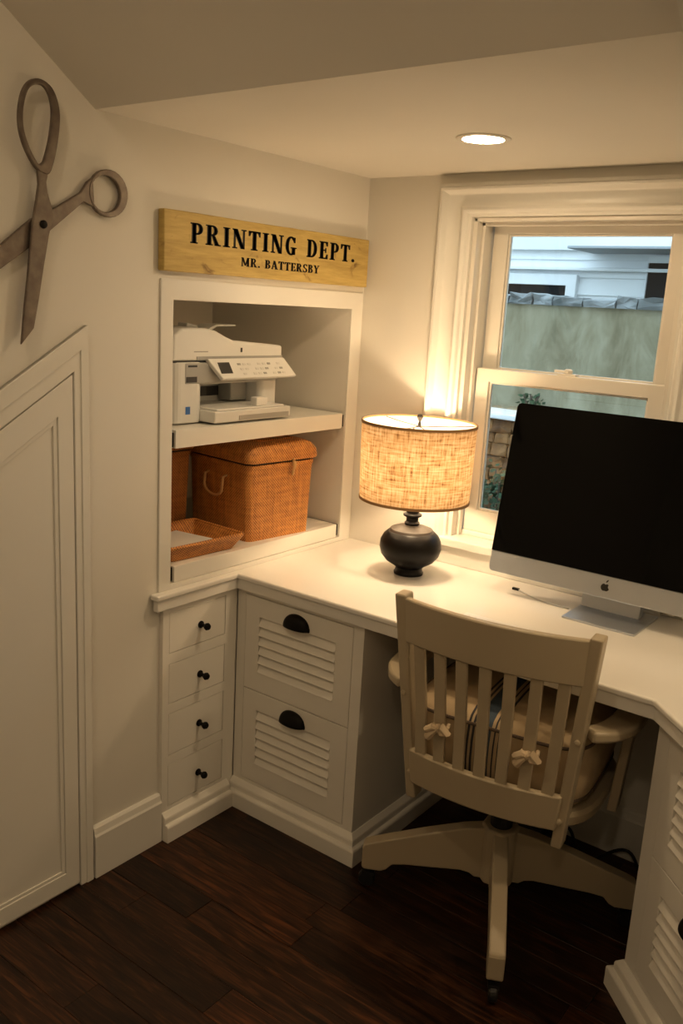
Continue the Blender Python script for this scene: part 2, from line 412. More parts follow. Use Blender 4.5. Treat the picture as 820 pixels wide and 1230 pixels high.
# closet door under the stairs, with a slanted top
SL = 0.62
def slant(y, yr, zr): return zr-(yr-y)*SL
YD0 = 0.48
def slab(y0, y1, z0, yr, zr): return [(y0, z0), (y1, z0), (y1, slant(y1, yr, zr)), (y0, slant(y0, yr, zr))]
door = struct(MB().prism(slab(YD0, 1.313, 0.012, 1.315, 1.403), 0.0, 0.006, 'x').build('door_1', 'trim_paint'))
m = MB()   # stiles and rails standing proud of the panel
o_ = [(YD0, 0.012), (1.313, 0.012), (1.313, slant(1.313, 1.315, 1.403)), (YD0, slant(YD0, 1.315, 1.403))]
i_ = [(YD0+.07, 0.062), (1.270, 0.062), (1.270, slant(1.270, 1.270, 1.302)), (YD0+.07, slant(YD0+.07, 1.270, 1.302))]
m.band(o_, i_, 0.006, 0.013, 'x'); m.build('door_frame', 'trim_paint', door, bev=0.0015)
m = MB()   # small moulding around the panel
j_ = [(YD0+.082, 0.072), (1.258, 0.072), (1.258, slant(1.258, 1.270, 1.288)), (YD0+.082, slant(YD0+.082, 1.270, 1.288))]
m.band(i_, j_, 0.006, 0.010, 'x'); m.build('panel_moulding', 'trim_paint', door, bev=0.003)
MB().lathe([(0, .013), (0.012, .013), (0.010, .05), (0.024, .058), (0.026, .072), (0.016, .082), (0, .084)], (0, YD0+.035, 0.45), 'x', 20).build('door_knob', 'black_metal', door, smooth=True)
# door casing
c0 = [(YD0-.06, 0.0), (YD0-.06, slant(YD0-.06, 1.357, 1.519)), (1.357, 1.519), (1.357, 0.0)]
c1 = [(YD0-.004, 0.0), (YD0-.004, slant(YD0-.004, 1.317, 1.408)), (1.317, 1.408), (1.317, 0.0)]
def casing(ca, cb, h):
    n_ = len(ca); pts = []; f = []
    for w in (0.0, h):
        pts += [(w, u, v) for u, v in ca]+[(w, u, v) for u, v in cb]
    for i in range(n_-1):
        j = i+1
        f += [(i, j, n_+j, n_+i), (2*n_+i, 3*n_+i, 3*n_+j, 2*n_+j), (i, 2*n_+i, 2*n_+j, j), (n_+i, n_+j, 3*n_+j, 3*n_+i)]
    f += [(0, n_, 3*n_, 2*n_), (n_-1, 2*n_-1, 4*n_-1, 3*n_-1)]
    return pts, f
m = MB(); m.poly(*casing(c0, c1, 0.014))
cm = [((a[0]*.45+b[0]*.55), (a[1]*.45+b[1]*.55)) for a, b in zip(c0, c1)]
m.poly(*casing(c0, cm, 0.017))
struct(m.build('trim_1', 'trim_paint', bev=0.002))
# niche frame
m = MB()
oo = [(1.594, 0.785), (2.486, 0.785), (2.486, 1.642), (1.594, 1.642)]
ii = [(NY0, NZ0), (NY1, NZ0), (NY1, NZ1), (NY0, NZ1)]
m.band(oo, ii, 0.0, 0.006, 'x'); struct(m.build('trim_2', 'trim_paint', bev=0.002))

# ------------------------------------------------------------------ window
win = bpy.data.objects.new('window_1', None); COL.objects.link(win); win.location = (0.73, YB, 1.37); struct(win)
wo = Vector((0.73, YB, 1.37))
def wbuild(m, name, mat, parent=win, **k):
    m.move(Matrix.Translation(-wo)); return m.build(name, mat, parent, **k)
def rect(x0, x1, z0, z1): return [(x0, z0), (x1, z0), (x1, z1), (x0, z1)]
# casing profile: back band, hollow, bead, flat, inner bead. (margin from opening, proud)
def inset(k): return rect(WX0-k, WX1+k, 0.80, WZ1+k*0.80)
m = MB()
cprof = [(.128, 0), (.128, .010), (.117, .013), (.114, .022), (.112, .032), (.107, .038), (.099, .038), (.093, .032), (.088, .024), (.080, .019), (.062, .015), (.044, .016), (.037, .021), (.033, .028), (.026, .031), (.019, .028), (.015, .021), (.012, .017), (.003, .015), (.003, 0)]
pts = []; f = []; n_ = len(cprof)
for q in range(4):
    for k_, h_ in cprof:
        c_ = inset(k_); c_ = [c_[0], c_[3], c_[2], c_[1]][q]; pts.append((c_[0], YB-h_, c_[1]))
for q in range(3):
    for k_ in range(n_-1): f.append((q*n_+k_, q*n_+k_+1, (q+1)*n_+k_+1, (q+1)*n_+k_))
f += [tuple(range(n_)), tuple(3*n_+k_ for k_ in range(n_))]
m.poly(pts, f)
wbuild(m, 'casing', 'trim_paint', smooth=True)
m = MB()   # jamb lining and stops
m.box(WX0-.002, WX0+.012, YB-.002, YB+.155, WZ0, WZ1); m.box(WX1-.012, WX1+.002, YB-.002, YB+.155, WZ0, WZ1)
m.box(WX0, WX1, YB-.002, YB+.155, WZ1-.010, WZ1+.002)
m.box(WX0+.012, WX0+.022, YB+.030, YB+.050, WZ0, WZ1-.01); m.box(WX1-.022, WX1-.012, YB+.030, YB+.050, WZ0, WZ1-.01)
m.box(WX0+.012, WX1-.012, YB+.030, YB+.050, WZ1-.02, WZ1-.01)
wbuild(m, 'jamb', 'vinyl', bev=0.0015)
m = MB(); m.box(WX0-.075, WX1+.075, YB-.040, YB+.0, 0.848, 0.876); m.box(WX0, WX1, YB, YB+.16, 0.858, 0.876)
m.box(WX0+.01, WX1-.01, YB+.05, YB+.16, 0.876, 0.893)
wbuild(m, 'sill', 'trim_paint', bev=0.003)
m = MB(); m.box(WX0-.070, WX1+.070, YB-.022, YB, 0.785, 0.850)
wbuild(m, 'apron', 'trim_paint', bev=0.003)
def sash(name, y0, y1, x0, x1, z0, z1, gx0, gx1, gz0, gz1):
    m = MB(); m.band(rect(x0, x1, z0, z1), rect(gx0, gx1, gz0, gz1), y0, y1, 'y')
    s = wbuild(m, name, 'vinyl', bev=0.003)
    m = MB(); ym = (y0+y1)/2
    m.band(rect(gx0, gx1, gz0, gz1), rect(gx0+.006, gx1-.006, gz0+.006, gz1-.006), ym-.008, ym+.008, 'y')
    wbuild(m, 'glazing_bead', 'vinyl', s, bev=0.002)
    m = MB().box(gx0-.002, gx1+.002, ym-.002, ym+.002, gz0-.002, gz1+.002)
    wbuild(m, 'pane', 'pane_glass', s)
    return s
sash('upper_sash', YB+.095, YB+.125, 0.423, 1.037, 1.392, 1.872, 0.474, 0.982, 1.426, 1.842)
ls = sash('lower_sash', YB+.055, YB+.088, 0.427, 1.033, 0.893, 1.428, 0.473, 0.984, 0.966, 1.387)
m = MB()   # sash lock on the meeting rail
m.box(0.70, 0.76, YB+.058, YB+.085, 1.428, 1.434); m.lathe([(0, 1.434), (0.013, 1.434), (0.013, 1.444), (0.008, 1.448), (0, 1.448)], (0.73, YB+.072, 0), 'z', 16)
m.box(0.69, 0.735, YB+.058, YB+.070, 1.436, 1.444)
wbuild(m, 'sash_lock', 'vinyl', ls, bev=0.001)

# ------------------------------------------------------------------ outdoors
ground = struct(MB().box(-6, 6, YB+.17, 4.28, 0.38, 0.50).build('ground', 'soil'))
struct(MB().box(-12, 9, 4.56, 16, 1.2, 1.45).build('ground_upper', 'soil'))
rw = MB().box(-4, 4, 4.30, 4.52, 0.45, 1.655).build('retaining_wall', 'concrete'); tag(rw, 'stained grey concrete retaining wall seen through the window', 'wall')
cap = thing('stone_coping', 'rough grey stone coping along the top of the concrete wall', 'coping', (0, 4.41, 1.655))
x = -2.2
while x < 2.4:
    L = random.uniform(0.10, 0.24); m = MB(); h = random.uniform(0.036, 0.066)
    m.box(-L/2+.004, L/2-.004, -.135, .13, 0, h)
    bmesh.ops.subdivide_edges(m.bm, edges=m.bm.edges[:], cuts=2, use_grid_fill=True)
    for vv in m.bm.verts:
        if vv.co.z > 0.01: vv.co += Vector((0, random.uniform(-.014, .014), random.uniform(-.014, .008)))
    m.build('coping_stone', 'stone_grey', cap, bev=0.004, seg=1, loc=(x+L/2, 0, 0)); x += L
kerb = MB().prism([(4.12, 1.070), (4.299, 1.070), (4.299, 1.108), (4.12, 1.100)], -0.97, 0.9, 'x').build('planter_ledge', 'house_white', bev=0.006); tag(kerb, 'pale ledge above the brown stones outside the lower window pane', 'ledge')
sw = thing('stone_planter', 'low wall of rough brown stones below the pale ledge outside', 'stone wall', (0, 4.2, 0.5))
zz = 0.0
while zz < 0.55:
    h = min(random.uniform(0.048, 0.072), 0.564-zz); x = -0.95
    while x < 0.75:
        L = random.uniform(0.06, 0.13); m = MB(); m.box(-L/2+.001, L/2-.001, -.05, .098, 0.001, h-.001)
        bmesh.ops.subdivide_edges(m.bm, edges=m.bm.edges[:], cuts=1, use_grid_fill=True)
        for vv in m.bm.verts: vv.co += Vector((random.uniform(-.006, .006), random.uniform(-.014, .014) if vv.co.y < 0 else 0, random.uniform(-.003, .003)))
        m.build('stone', 'stone_brown', sw, bev=0.006, seg=1, loc=(x+L/2, 0, zz)); x += L
    zz += h
def shrub(x, y, z, rx, rz, n_, label, leaf=0.035):
    t_ = thing('shrub', label, 'shrub', (x, y, z), 0, 'plants outside the window')
    m = MB()
    for k in range(6):
        a = k*1.05; m.tube([(0, 0, 0), (math.cos(a)*rx*.3, math.sin(a)*rx*.3, rz*.5), (math.cos(a)*rx*.6, math.sin(a)*rx*.6, rz*.9)], 0.004, 6)
    m.build('stem', 'bark', t_)
    m = MB()
    for k in range(n_):
        d_ = Vector((random.gauss(0, 1), random.gauss(0, 1), random.gauss(0, 1))).normalized()*random.uniform(.35, 1)
        p_ = Vector((d_.x*rx, d_.y*rx, rz*.55+d_.z*rz*.5)); q = Vector((random.gauss(0, 1), random.gauss(0, 1), random.gauss(0, .6))).normalized()
        s_ = q.orthogonal().normalized(); l = leaf*random.uniform(.7, 1.3)
        m.poly([p_, p_+q*l*.5+s_*l*.3, p_+q*l, p_+q*l*.5-s_*l*.3], [(0, 1, 2, 3)])
    o = m.build('foliage', 'leaf_green', t_); o['kind'] = 'stuff'
shrub(0.0, 3.62, 0.5, 0.26, 0.42, 620, 'dark green shrub low down outside the lower pane, left of the computer')
shrub(-0.15, 4.21, 1.105, 0.075, 0.11, 70, 'sparse green sprig on the pale ledge against the concrete wall', 0.028)
# neighbouring house
hs = thing('neighbour_house', 'white clapboard house beyond the concrete wall outside', 'house', (0, 8.0, 1.45))
def hbox(name, mat, x0, x1, y0, y1, z0, z1, parent=hs, bev=0.004):
    return MB().box(x0, x1, y0-8.0, y1-8.0, z0-1.45, z1-1.45).build(name, mat, parent, bev=bev, seg=1)
hbox('wall', 'house_white', -7, 4, 8.02, 8.3, 1.2, 5.2)
zz = 1.50; pieces = []
while zz < 4.4:
    z1 = zz+0.155
    for (a, b) in ((-7.0, -3.2), (-3.2, -0.2), (-0.2, 4.0)):
        o = MB().prism([(7.985-8, zz-1.45), (8.02-8, zz-1.45), (8.02-8, z1-1.45), (8.008-8, z1-1.45)], a+.002, b-.002, 'x').build('clapboard', 'house_white', hs)
    zz = z1
hbox('frieze_board', 'house_white', -7, 4, 7.93, 8.0, 2.20, 2.48)
hbox('ledge_board', 'house_white', -3.4, 4, 7.90, 7.985, 2.02, 2.05)
hbox('soffit_board', 'house_eave_shade', -1.45, 4, 7.40, 7.985, 2.175, 2.198)  # the shadow under the eave is put into this board's grey colour
for (x0, x1, z0, z1, lab) in ((-3.2, -1.66, 1.2, 1.885, 0), (-0.92, -0.12, 1.55, 2.10, 1)):
    f = MB().band(rect(x0-.10, x1+.10, z0-1.45-.05, z1-1.45+.10), rect(x0, x1, z0-1.45, z1-1.45), -0.07, 0.0, 'y') if lab == 0 else MB().band(rect(x0-.005, x1+.06, z0-1.45-.05, z1-1.45+.06), rect(x0, x1, z0-1.45, z1-1.45), -0.07, 0.0, 'y')
    f = f.build('window_frame', 'house_white', hs, bev=0.004, seg=1)
    MB().box(x0, x1, -0.045, -0.03, z0-1.45, z1-1.45).build('window_pane', 'house_dark', f)
    MB().box((x0+x1)/2-.02, (x0+x1)/2+.02, -0.06, -0.045, z0-1.45, z1-1.45).build('mullion', 'house_white', f)

# ------------------------------------------------------------------ built-in desk
ZT = 0.785
ct_poly = [(0.002, 1.566), (0.034, 1.566), (0.034, 1.884), (1.302, 1.890), (1.95, 1.242), (XR-.002, 1.242), (XR-.002, YB-.001), (0.002, YB-.001)]
def off(poly, d):
    out = []; n_ = len(poly)
    for i in range(n_):
        a, b, c = Vector(poly[i-1]), Vector(poly[i]), Vector(poly[(i+1) % n_])
        d0 = (b-a).normalized(); d1 = (c-b).normalized()
        n0 = Vector((-d0.y, d0.x)); n1 = Vector((-d1.y, d1.x)); bb = n0+n1; bb = bb/max(bb.dot(n0), 1e-6)
        out.append(tuple(b+bb*d))
    return out
ctop = thing('countertop', 'white painted L-shaped countertop carrying the lamp and computer', 'countertop', (0.7, 2.2, 0.735))
mv = Matrix.Translation((-0.7, -2.2, -0.735))
MB().prism(off(ct_poly, 0.0), 0.768, ZT, 'z').move(mv).build('top_slab', 'counter_paint', ctop, bev=0.005, seg=3)
MB().prism(off(ct_poly, 0.0065), 0.735, 0.768, 'z').move(mv).build('edge_strip', 'counter_paint', ctop, bev=0.002)

base_prof = [(0, 0), (0.030, 0), (0.030, 0.048), (0.0285, 0.0525), (0.025, 0.055), (0.017, 0.056), (0.017, 0.071), (0.0155, 0.076), (0.003, 0.090), (0, 0.090)]
# drawer unit under the niche
du = thing('drawer_unit', 'white built-in stack of four small drawers under the niche', 'drawers', (0.0, 1.74, 0))
mv = Matrix.Translation((0, -1.74, 0))
DZ = [(0.592, 0.718), (0.434, 0.560), (0.268, 0.404), (0.100, 0.238)]
DY0, DY1 = 1.628, 1.856
m = MB()
m.box(0.0, 0.014, 1.604, DY0, 0.0, 0.735); m.box(0.0, 0.014, DY1, 1.905, 0.0, 0.735)
zs = [0.735]+[z for a, b in DZ for z in (b, a)]+[0.0]
for k in range(0, len(zs), 2): m.box(0.0, 0.014, DY0, DY1, zs[k+1], zs[k])
m.move(mv).build('face_frame', 'cabinet_paint', du)
knob_prof = [(0, 0.0), (0.011, 0.0), (0.011, 0.003), (0.0055, 0.006), (0.005, 0.017), (0.0095, 0.022), (0.0115, 0.028), (0.0085, 0.0345), (0, 0.036)]
kn0 = None
for a, b in DZ:
    d = MB().box(0.0, 0.0135, DY0+.0018-1.74, DY1-.0018-1.74, a+.0018, b-.0018).build('drawer', 'cabinet_paint', du, bev=0.001, seg=1)
    if kn0 is None:
        kn0 = MB().lathe(knob_prof, (0, 0, 0), 'x', 20).build('knob', 'black_metal', d, smooth=True); kn = kn0
    else: kn = cp(kn0, d)
    kn.location = (0.0135, 0.012, (a+b)/2-.004)
MB().sweep(base_prof, [(0.014, 1.604), (0.014, 1.879)]).move(mv).build('base_moulding', 'cabinet_paint', du, bev=0.001, seg=1)

# louvred file cabinets: local frame, x along the face, -y out of the face
SLAT = None
def file_cabinet(label, loc, rz, stile_side, width=0.498, depth=0.57):
    """face from x=0 to width; stile on one side"""
    global SLAT
    c = thing('file_cabinet', label, 'cabinet', loc, rz, 'louvred file cabinets under the countertop')
    x0, x1 = (0.034, 0.448) if stile_side > 0 else (0.050, 0.464)
    m = MB()   # carcass: two sides, back, bottom, top
    m.box(0.0, 0.018, 0.02, depth, 0.0, 0.733); m.box(width-.018, width, 0.02, depth, 0.0, 0.733)
    m.box(0.018, width-.018, depth-.012, depth, 0.0, 0.733); m.box(0.018, width-.018, 0.02, depth-.012, 0.06, 0.078)
    m.build('body', 'cabinet_paint', c)
    m = MB(); m.box(0.0, x0, 0, 0.02, 0.0, 0.733); m.box(x1, width, 0, 0.02, 0.0, 0.733)
    m.box(x0, x1, 0, 0.02, 0.0, 0.100); m.box(x0, x1, 0, 0.02, 0.722, 0.733)
    m.build('face_frame', 'cabinet_paint', c)
    for (z0, z1) in ((0.414, 0.720), (0.102, 0.411)):
        lx0, lx1, lz0, lz1 = x0+.058, x1-.062, z0+.062, z1-.062
        m = MB(); m.band(rect(x0+.0015, x1-.0015, z0, z1), rect(lx0, lx1, lz0, lz1), -0.001, 0.018, 'y')
        m.box(lx0-.004, lx1+.004, 0.016, 0.0185, lz0-.004, lz1+.004)
        d = m.build('drawer_front', 'cabinet_paint', c, bev=0.001, seg=1)
        ns = 6; p = (lz1-lz0)/ns
        for k in range(ns):
            if SLAT is None:
                w = (lx1-lx0)/2
                SLAT = MB().prism([(-0.0035, 0.000), (0.0025, -0.003), (0.0160, p-.001), (0.0120, p+.001)], -w, w, 'x').build('louvre_slat', 'cabinet_paint', d, bev=0.0012); s_ = SLAT
            else: s_ = cp(SLAT, d)
            s_.location = ((lx0+lx1)/2, -0.0005, lz0+k*p+.001)
        m = MB(); nu, nv = 20, 8; pts = []   # cup pull
        for i in range(nu+1):
            tt = math.pi*i/nu
            for j in range(nv+1):
                s2 = math.pi/2*j/nv
                pts.append((0.048*math.cos(tt), -0.027*math.sin(tt)**.8*math.sin(s2), 0.042*math.sin(tt)**.8*math.cos(s2)))
        m.poly(pts, [(i*(nv+1)+j, (i+1)*(nv+1)+j, (i+1)*(nv+1)+j+1, i*(nv+1)+j+1) for i in range(nu) for j in range(nv)])
        o = m.build('cup_pull', 'black_metal', d, smooth=True, loc=((x0+x1)/2, -0.001, z1-.056))
        sm = o.modifiers.new('thick', 'SOLIDIFY'); sm.thickness = 0.002
        MB().prism(rrect(-0.049, 0.049, -0.003, 0.010, 0.003), -0.003, 0, 'y').build('pull_flange', 'black_metal', o)
    if stile_side > 0: path = [(0.0, 0.0), (width, 0.0), (width, depth)]
    else: path = [(0.0, depth), (0.0, 0.0), (width, 0.0)]
    MB().sweep(base_prof, path).build('base_moulding', 'cabinet_paint', c, bev=0.001, seg=1)
    return c
file_cabinet('white louvred two-drawer file cabinet beside the small knobbed drawers', (0.0145, 1.909, 0), 0.0, 1, width=0.484)
file_cabinet('white louvred two-drawer file cabinet set diagonally at the right edge', (1.311, 1.931, 0), R(-45), -1, width=0.514, depth=0.40)

# pull-out shelves in the niche
def pull_shelf(label, z0, z1):
    s = thing('pull_out_shelf', label, 'shelf', (-0.3, 2.03, z0), 0, 'pull-out shelves in the niche')
    y0, y1 = NY0+.014-2.03, NY1-.014-2.03
    MB().box(-0.33, 0.282, y0, y1, z1-z0-.020, z1-z0).build('board', 'trim_paint', s, bev=0.001)
    MB().box(0.282, 0.303, y0+.002, y1-.002, 0.0, z1-z0).build('front_rail', 'trim_paint', s, bev=0.0015)
    for q in (NY0-2.03+.001, NY1-2.03-.0135):
        MB().box(-0.33, 0.296, q, q+.0125, 0.004, 0.044).build('slide', 'black_metal', s)
pull_shelf('upper white pull-out shelf carrying the printer', 1.188, 1.239)
pull_shelf('lower white pull-out shelf carrying the wicker baskets', 0.801, 0.848)

# ------------------------------------------------------------------ printer
pr = thing('printer', 'white all-in-one inkjet printer on the upper niche shelf', 'printer', (-0.24, 1.94, 1.239), R(0))
# local: +x towards room, y along wall
m = MB()
m.prism(rrect(-0.19, 0.178, -0.240, -0.118, 0.030), 0.004, 0.178, 'z')
m.prism(rrect(-0.19, 0.165, 0.135, 0.218, 0.018), 0.004, 0.175, 'z')
m.box(-0.19, 0.05, -0.15, 0.16, 0.004, 0.175); m.box(0.0, 0.150, -0.15, 0.16, 0.110, 0.175)
m.build('body', 'printer_white', pr, bev=0.004)
MB().box(0.0502, 0.054, -0.117, 0.075, 0.062, 0.092).build('output_slot', 'printer_dark', pr)
MB().box(0.054, 0.110, 0.060, 0.1345, 0.050, 0.108).build('output_guide', 'printer_grey', pr, bev=0.004)
MB().box(0.150, 0.1795, -0.196, 0.200, 0.116, 0.176).build('fascia', 'printer_grey', pr, bev=0.004)
MB().box(-0.186, 0.172, -0.234, 0.214, 0.1765, 0.1815).build('lid_gap', 'printer_dark', pr)
m = MB()
lid = [(-0.240, 0.182), (0.222, 0.182), (0.222, 0.224), (0.16, 0.229), (0.0, 0.240), (-0.035, 0.252), (-0.075, 0.268), (-0.12, 0.274), (-0.205, 0.272), (-0.236, 0.252)]
m.prism(lid, -0.19, 0.176, 'x'); m.build('scanner_lid', 'printer_light', pr, bev=0.008, seg=3)
MB().box(0.1762, 0.1785, -0.150, 0.218, 0.184, 0.194).build('lid_lip', 'printer_grey', pr)
m = MB(); m.prism([(-0.040, 0.254), (-0.015, 0.266), (0.005, 0.276), (0.085, 0.278), (0.085, 0.283), (0.003, 0.282), (-0.020, 0.274), (-0.045, 0.262)], 0.03, 0.10, 'x')
m.build('feeder_tray', 'printer_light', pr, bev=0.0015)
MB().prism([(-0.085, 0.262), (-0.030, 0.250), (-0.032, 0.276), (-0.080, 0.284)], 0.02, 0.06, 'x').build('feeder_hinge', 'printer_light', pr, bev=0.003)
# control panel, hinged at the top and tilted out
tilt = Matrix.Translation((0.170, 0, 0.181)) @ Matrix.Rotation(R(-32), 4, 'Y')
cpn = MB(); cpn.prism([(-0.112, 0.0), (0.222, 0.0), (0.250, -0.066), (-0.080, -0.066)], 0.0, 0.014, 'x')
cpn.move(tilt); cpn = cpn.build('control_panel', 'printer_light', pr, bev=0.003)
MB().box(0.0142, 0.0150, -0.080, -0.032, -0.050, -0.014).move(tilt).build('screen', 'printer_dark', cpn)
for r0 in range(3):
    for c0_ in range(9):
        if (r0+c0_) % 4 == 3: continue
        yb = 0.0+c0_*0.022+r0*.006; MB().box(0.0142, 0.0156, yb, yb+.013, -0.018-r0*.016-.006, -0.018-r0*.016).move(tilt).build('button', 'printer_white' if (c0_+r0) % 3 else 'printer_grey', cpn)
m = MB(); m.box(0.03, 0.235, -0.130, 0.205, 0.006, 0.040); m.build('paper_tray', 'printer_white', pr, bev=0.004)
MB().box(0.2352, 0.2362, -0.03, 0.195, 0.010, 0.024).build('tray_recess', 'printer_grey', pr)
MB().box(0.05, 0.228, -0.115, 0.18, 0.0402, 0.046).build('output_tray', 'printer_light', pr, bev=0.002)
MB().box(0.20, 0.226, 0.055, 0.105, 0.0462, 0.072).build('paper_stop', 'printer_light', pr, bev=0.003)
MB().box(0.1796, 0.1801, -0.192, -0.150, 0.121, 0.137).build('card_slot', 'printer_dark', pr)
MB().box(0.1796, 0.1801, -0.185, -0.150, 0.164, 0.170).build('card_slot', 'printer_dark', pr)
MB().box(0.1782, 0.1787, -0.192, -0.174, 0.030, 0.052).build('sticker', 'blue_print', pr)
MB().box(0.1762, 0.1767, -0.160, -0.105, 0.206, 0.209).build('maker_mark', 'printer_grey', pr)
MB().box(0.1762, 0.1767, 0.030, 0.038, 0.205, 0.218).build('logo_mark', 'printer_dark', pr)
for sx in (-.15, .12):
    for sy in (-.19, .18): MB().lathe([(0, 0), (.012, 0), (.012, .004), (0, .004)], (sx, sy, 0), 'z', 12).build('foot', 'printer_dark', pr)

# ------------------------------------------------------------------ baskets and tray
def loft(m, rings):
    n_ = len(rings[0]); pts = [p for r_ in rings for p in r_]
    f = [(i*n_+k, i*n_+(k+1) % n_, (i+1)*n_+(k+1) % n_, (i+1)*n_+k) for i in range(len(rings)-1) for k in range(n_)]
    f += [tuple(range(n_)), tuple((len(rings)-1)*n_+k for k in range(n_))]
    return m.poly(pts, f)
def rr3(hx, hy, r, z): return [(u, v, z) for u, v in rrect(-hx, hx, -hy, hy, r)]
def basket(label, loc, rz, hx, hy, h, lidh, mat, detail=True):
    b = thing('wicker_basket', label, 'basket', loc, rz, 'lidded wicker baskets on the lower niche shelf')
    m = MB(); loft(m, [rr3(hx-.012, hy-.012, .022, 0), rr3(hx-.004, hy-.004, .026, h-.012), rr3(hx, hy, .03, h-.012), rr3(hx, hy, .03, h)]); m.build('body', mat, b, smooth=True)
    m = MB(); loft(m, [rr3(hx-.006, hy-.006, .03, h), rr3(hx-.006, hy-.006, .03, h+.007)]); m.build('rim_gap', 'cord_black', b)
    m = MB(); loft(m, [rr3(hx+.006, hy+.006, .030, h+.007), rr3(hx+.008, hy+.008, .030, h+.014), rr3(hx+.006, hy+.006, .032, h+lidh*.55), rr3(hx-.006, hy-.006, .035, h+lidh*.85), rr3(hx-.030, hy-.030, .035, h+lidh), ])
    l = m.build('lid', mat, b, smooth=True)
    m = MB(); m.band(rrect(-hx+.05, hx-.05, -hy+.05, hy-.05, .03), rrect(-hx+.06, hx-.06, -hy+.06, hy-.06, .02), h+lidh, h+lidh+.004, 'z'); m.build('lid_border', mat, l)
    if detail:
        for s_ in (-1, 1):
            yy = s_*(hy+.004)
            pth = [(-.045, s_*(hy-.010), h-.045), (-.045, yy+s_*.006, h-.050)]
            for k in range(9):
                a = math.pi*(1+k/8.0); pth.append((-.0+.045*math.cos(a), yy+s_*.010-s_*.004*math.sin(a)*-1, h-.085+.030*math.sin(a)))
            pth += [(.045, yy+s_*.006, h-.050), (.045, s_*(hy-.010), h-.045)]
            MB().tube(pth, .0045, 8).build('handle', 'brass_thread', b, smooth=True)
        m = MB(); m.tube([(hx+.010, .03, h+.014), (hx+.012, .03, h-.012), (hx+.008, .03, h-.042)], .005, 8)
        m.lathe([(0, -.012), (.006, -.012), (.008, 0), (.006, .012), (0, .012)], (hx+.014, .03, h-.006), 'z', 10); m.build('clasp', 'brass_thread', b, smooth=True)
    return b
basket('large square lidded wicker basket with clasp and loop handle', (-0.168, 2.148, 0.848), R(-6), 0.160, 0.148, 0.248, 0.066, 'wicker')
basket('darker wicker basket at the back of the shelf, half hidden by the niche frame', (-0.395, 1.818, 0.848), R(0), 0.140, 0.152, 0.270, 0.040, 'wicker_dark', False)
# shallow tray
tr_ = thing('wicker_tray', 'shallow flared wicker tray at the left front of the lower shelf', 'tray', (-0.122, 1.800, 0.848), R(-3))
m = MB(); hx, hy, h = .125, .150, .046
pts = [rr3(hx-.030, hy-.030, .012, 0), rr3(hx, hy, .016, h), rr3(hx-.012, hy-.012, .012, h), rr3(hx-.040, hy-.040, .010, .008)]
loft(m, pts); m.build('body', 'wicker', tr_, bev=0.002)
m = MB(); p_ = rr3(hx-.006, hy-.006, .014, h+.001); m.tube([Vector(q) for q in p_]+[Vector(p_[0])], .006, 8); m.build('rim', 'wicker', tr_, smooth=True)
pp_ = thing('paper_stack', 'small stack of white paper lying in the wicker tray', 'paper', (-0.118, 1.770, 0.8565), R(8))
for k in range(5):
    a = random.uniform(-.03, .03)
    o = MB().box(-.072, .072, -.075, .085, 0, .005).build('sheet_bundle', 'paper', pp_, bev=0.0008, seg=1, loc=(0, 0, k*.0052)); o.rotation_euler.z = a

# ------------------------------------------------------------------ sign
SG = thing('wooden_sign', 'mustard yellow wooden sign reading PRINTING DEPT. above the niche', 'sign', (0.0, 2.031, 1.737))
m = MB(); m.box(0.001, 0.024, 1.586-2.031, 2.478-2.031, 1.661-1.737, 1.813-1.737)
bmesh.ops.subdivide_edges(m.bm, edges=[e for e in m.bm.edges if e.calc_length() > 0.5], cuts=24)
for vv in m.bm.verts:
    if abs(vv.co.y) < .44: vv.co.z += random.uniform(-.0007, .0007)
m.build('board', 'sign_wood', SG, bev=0.003)
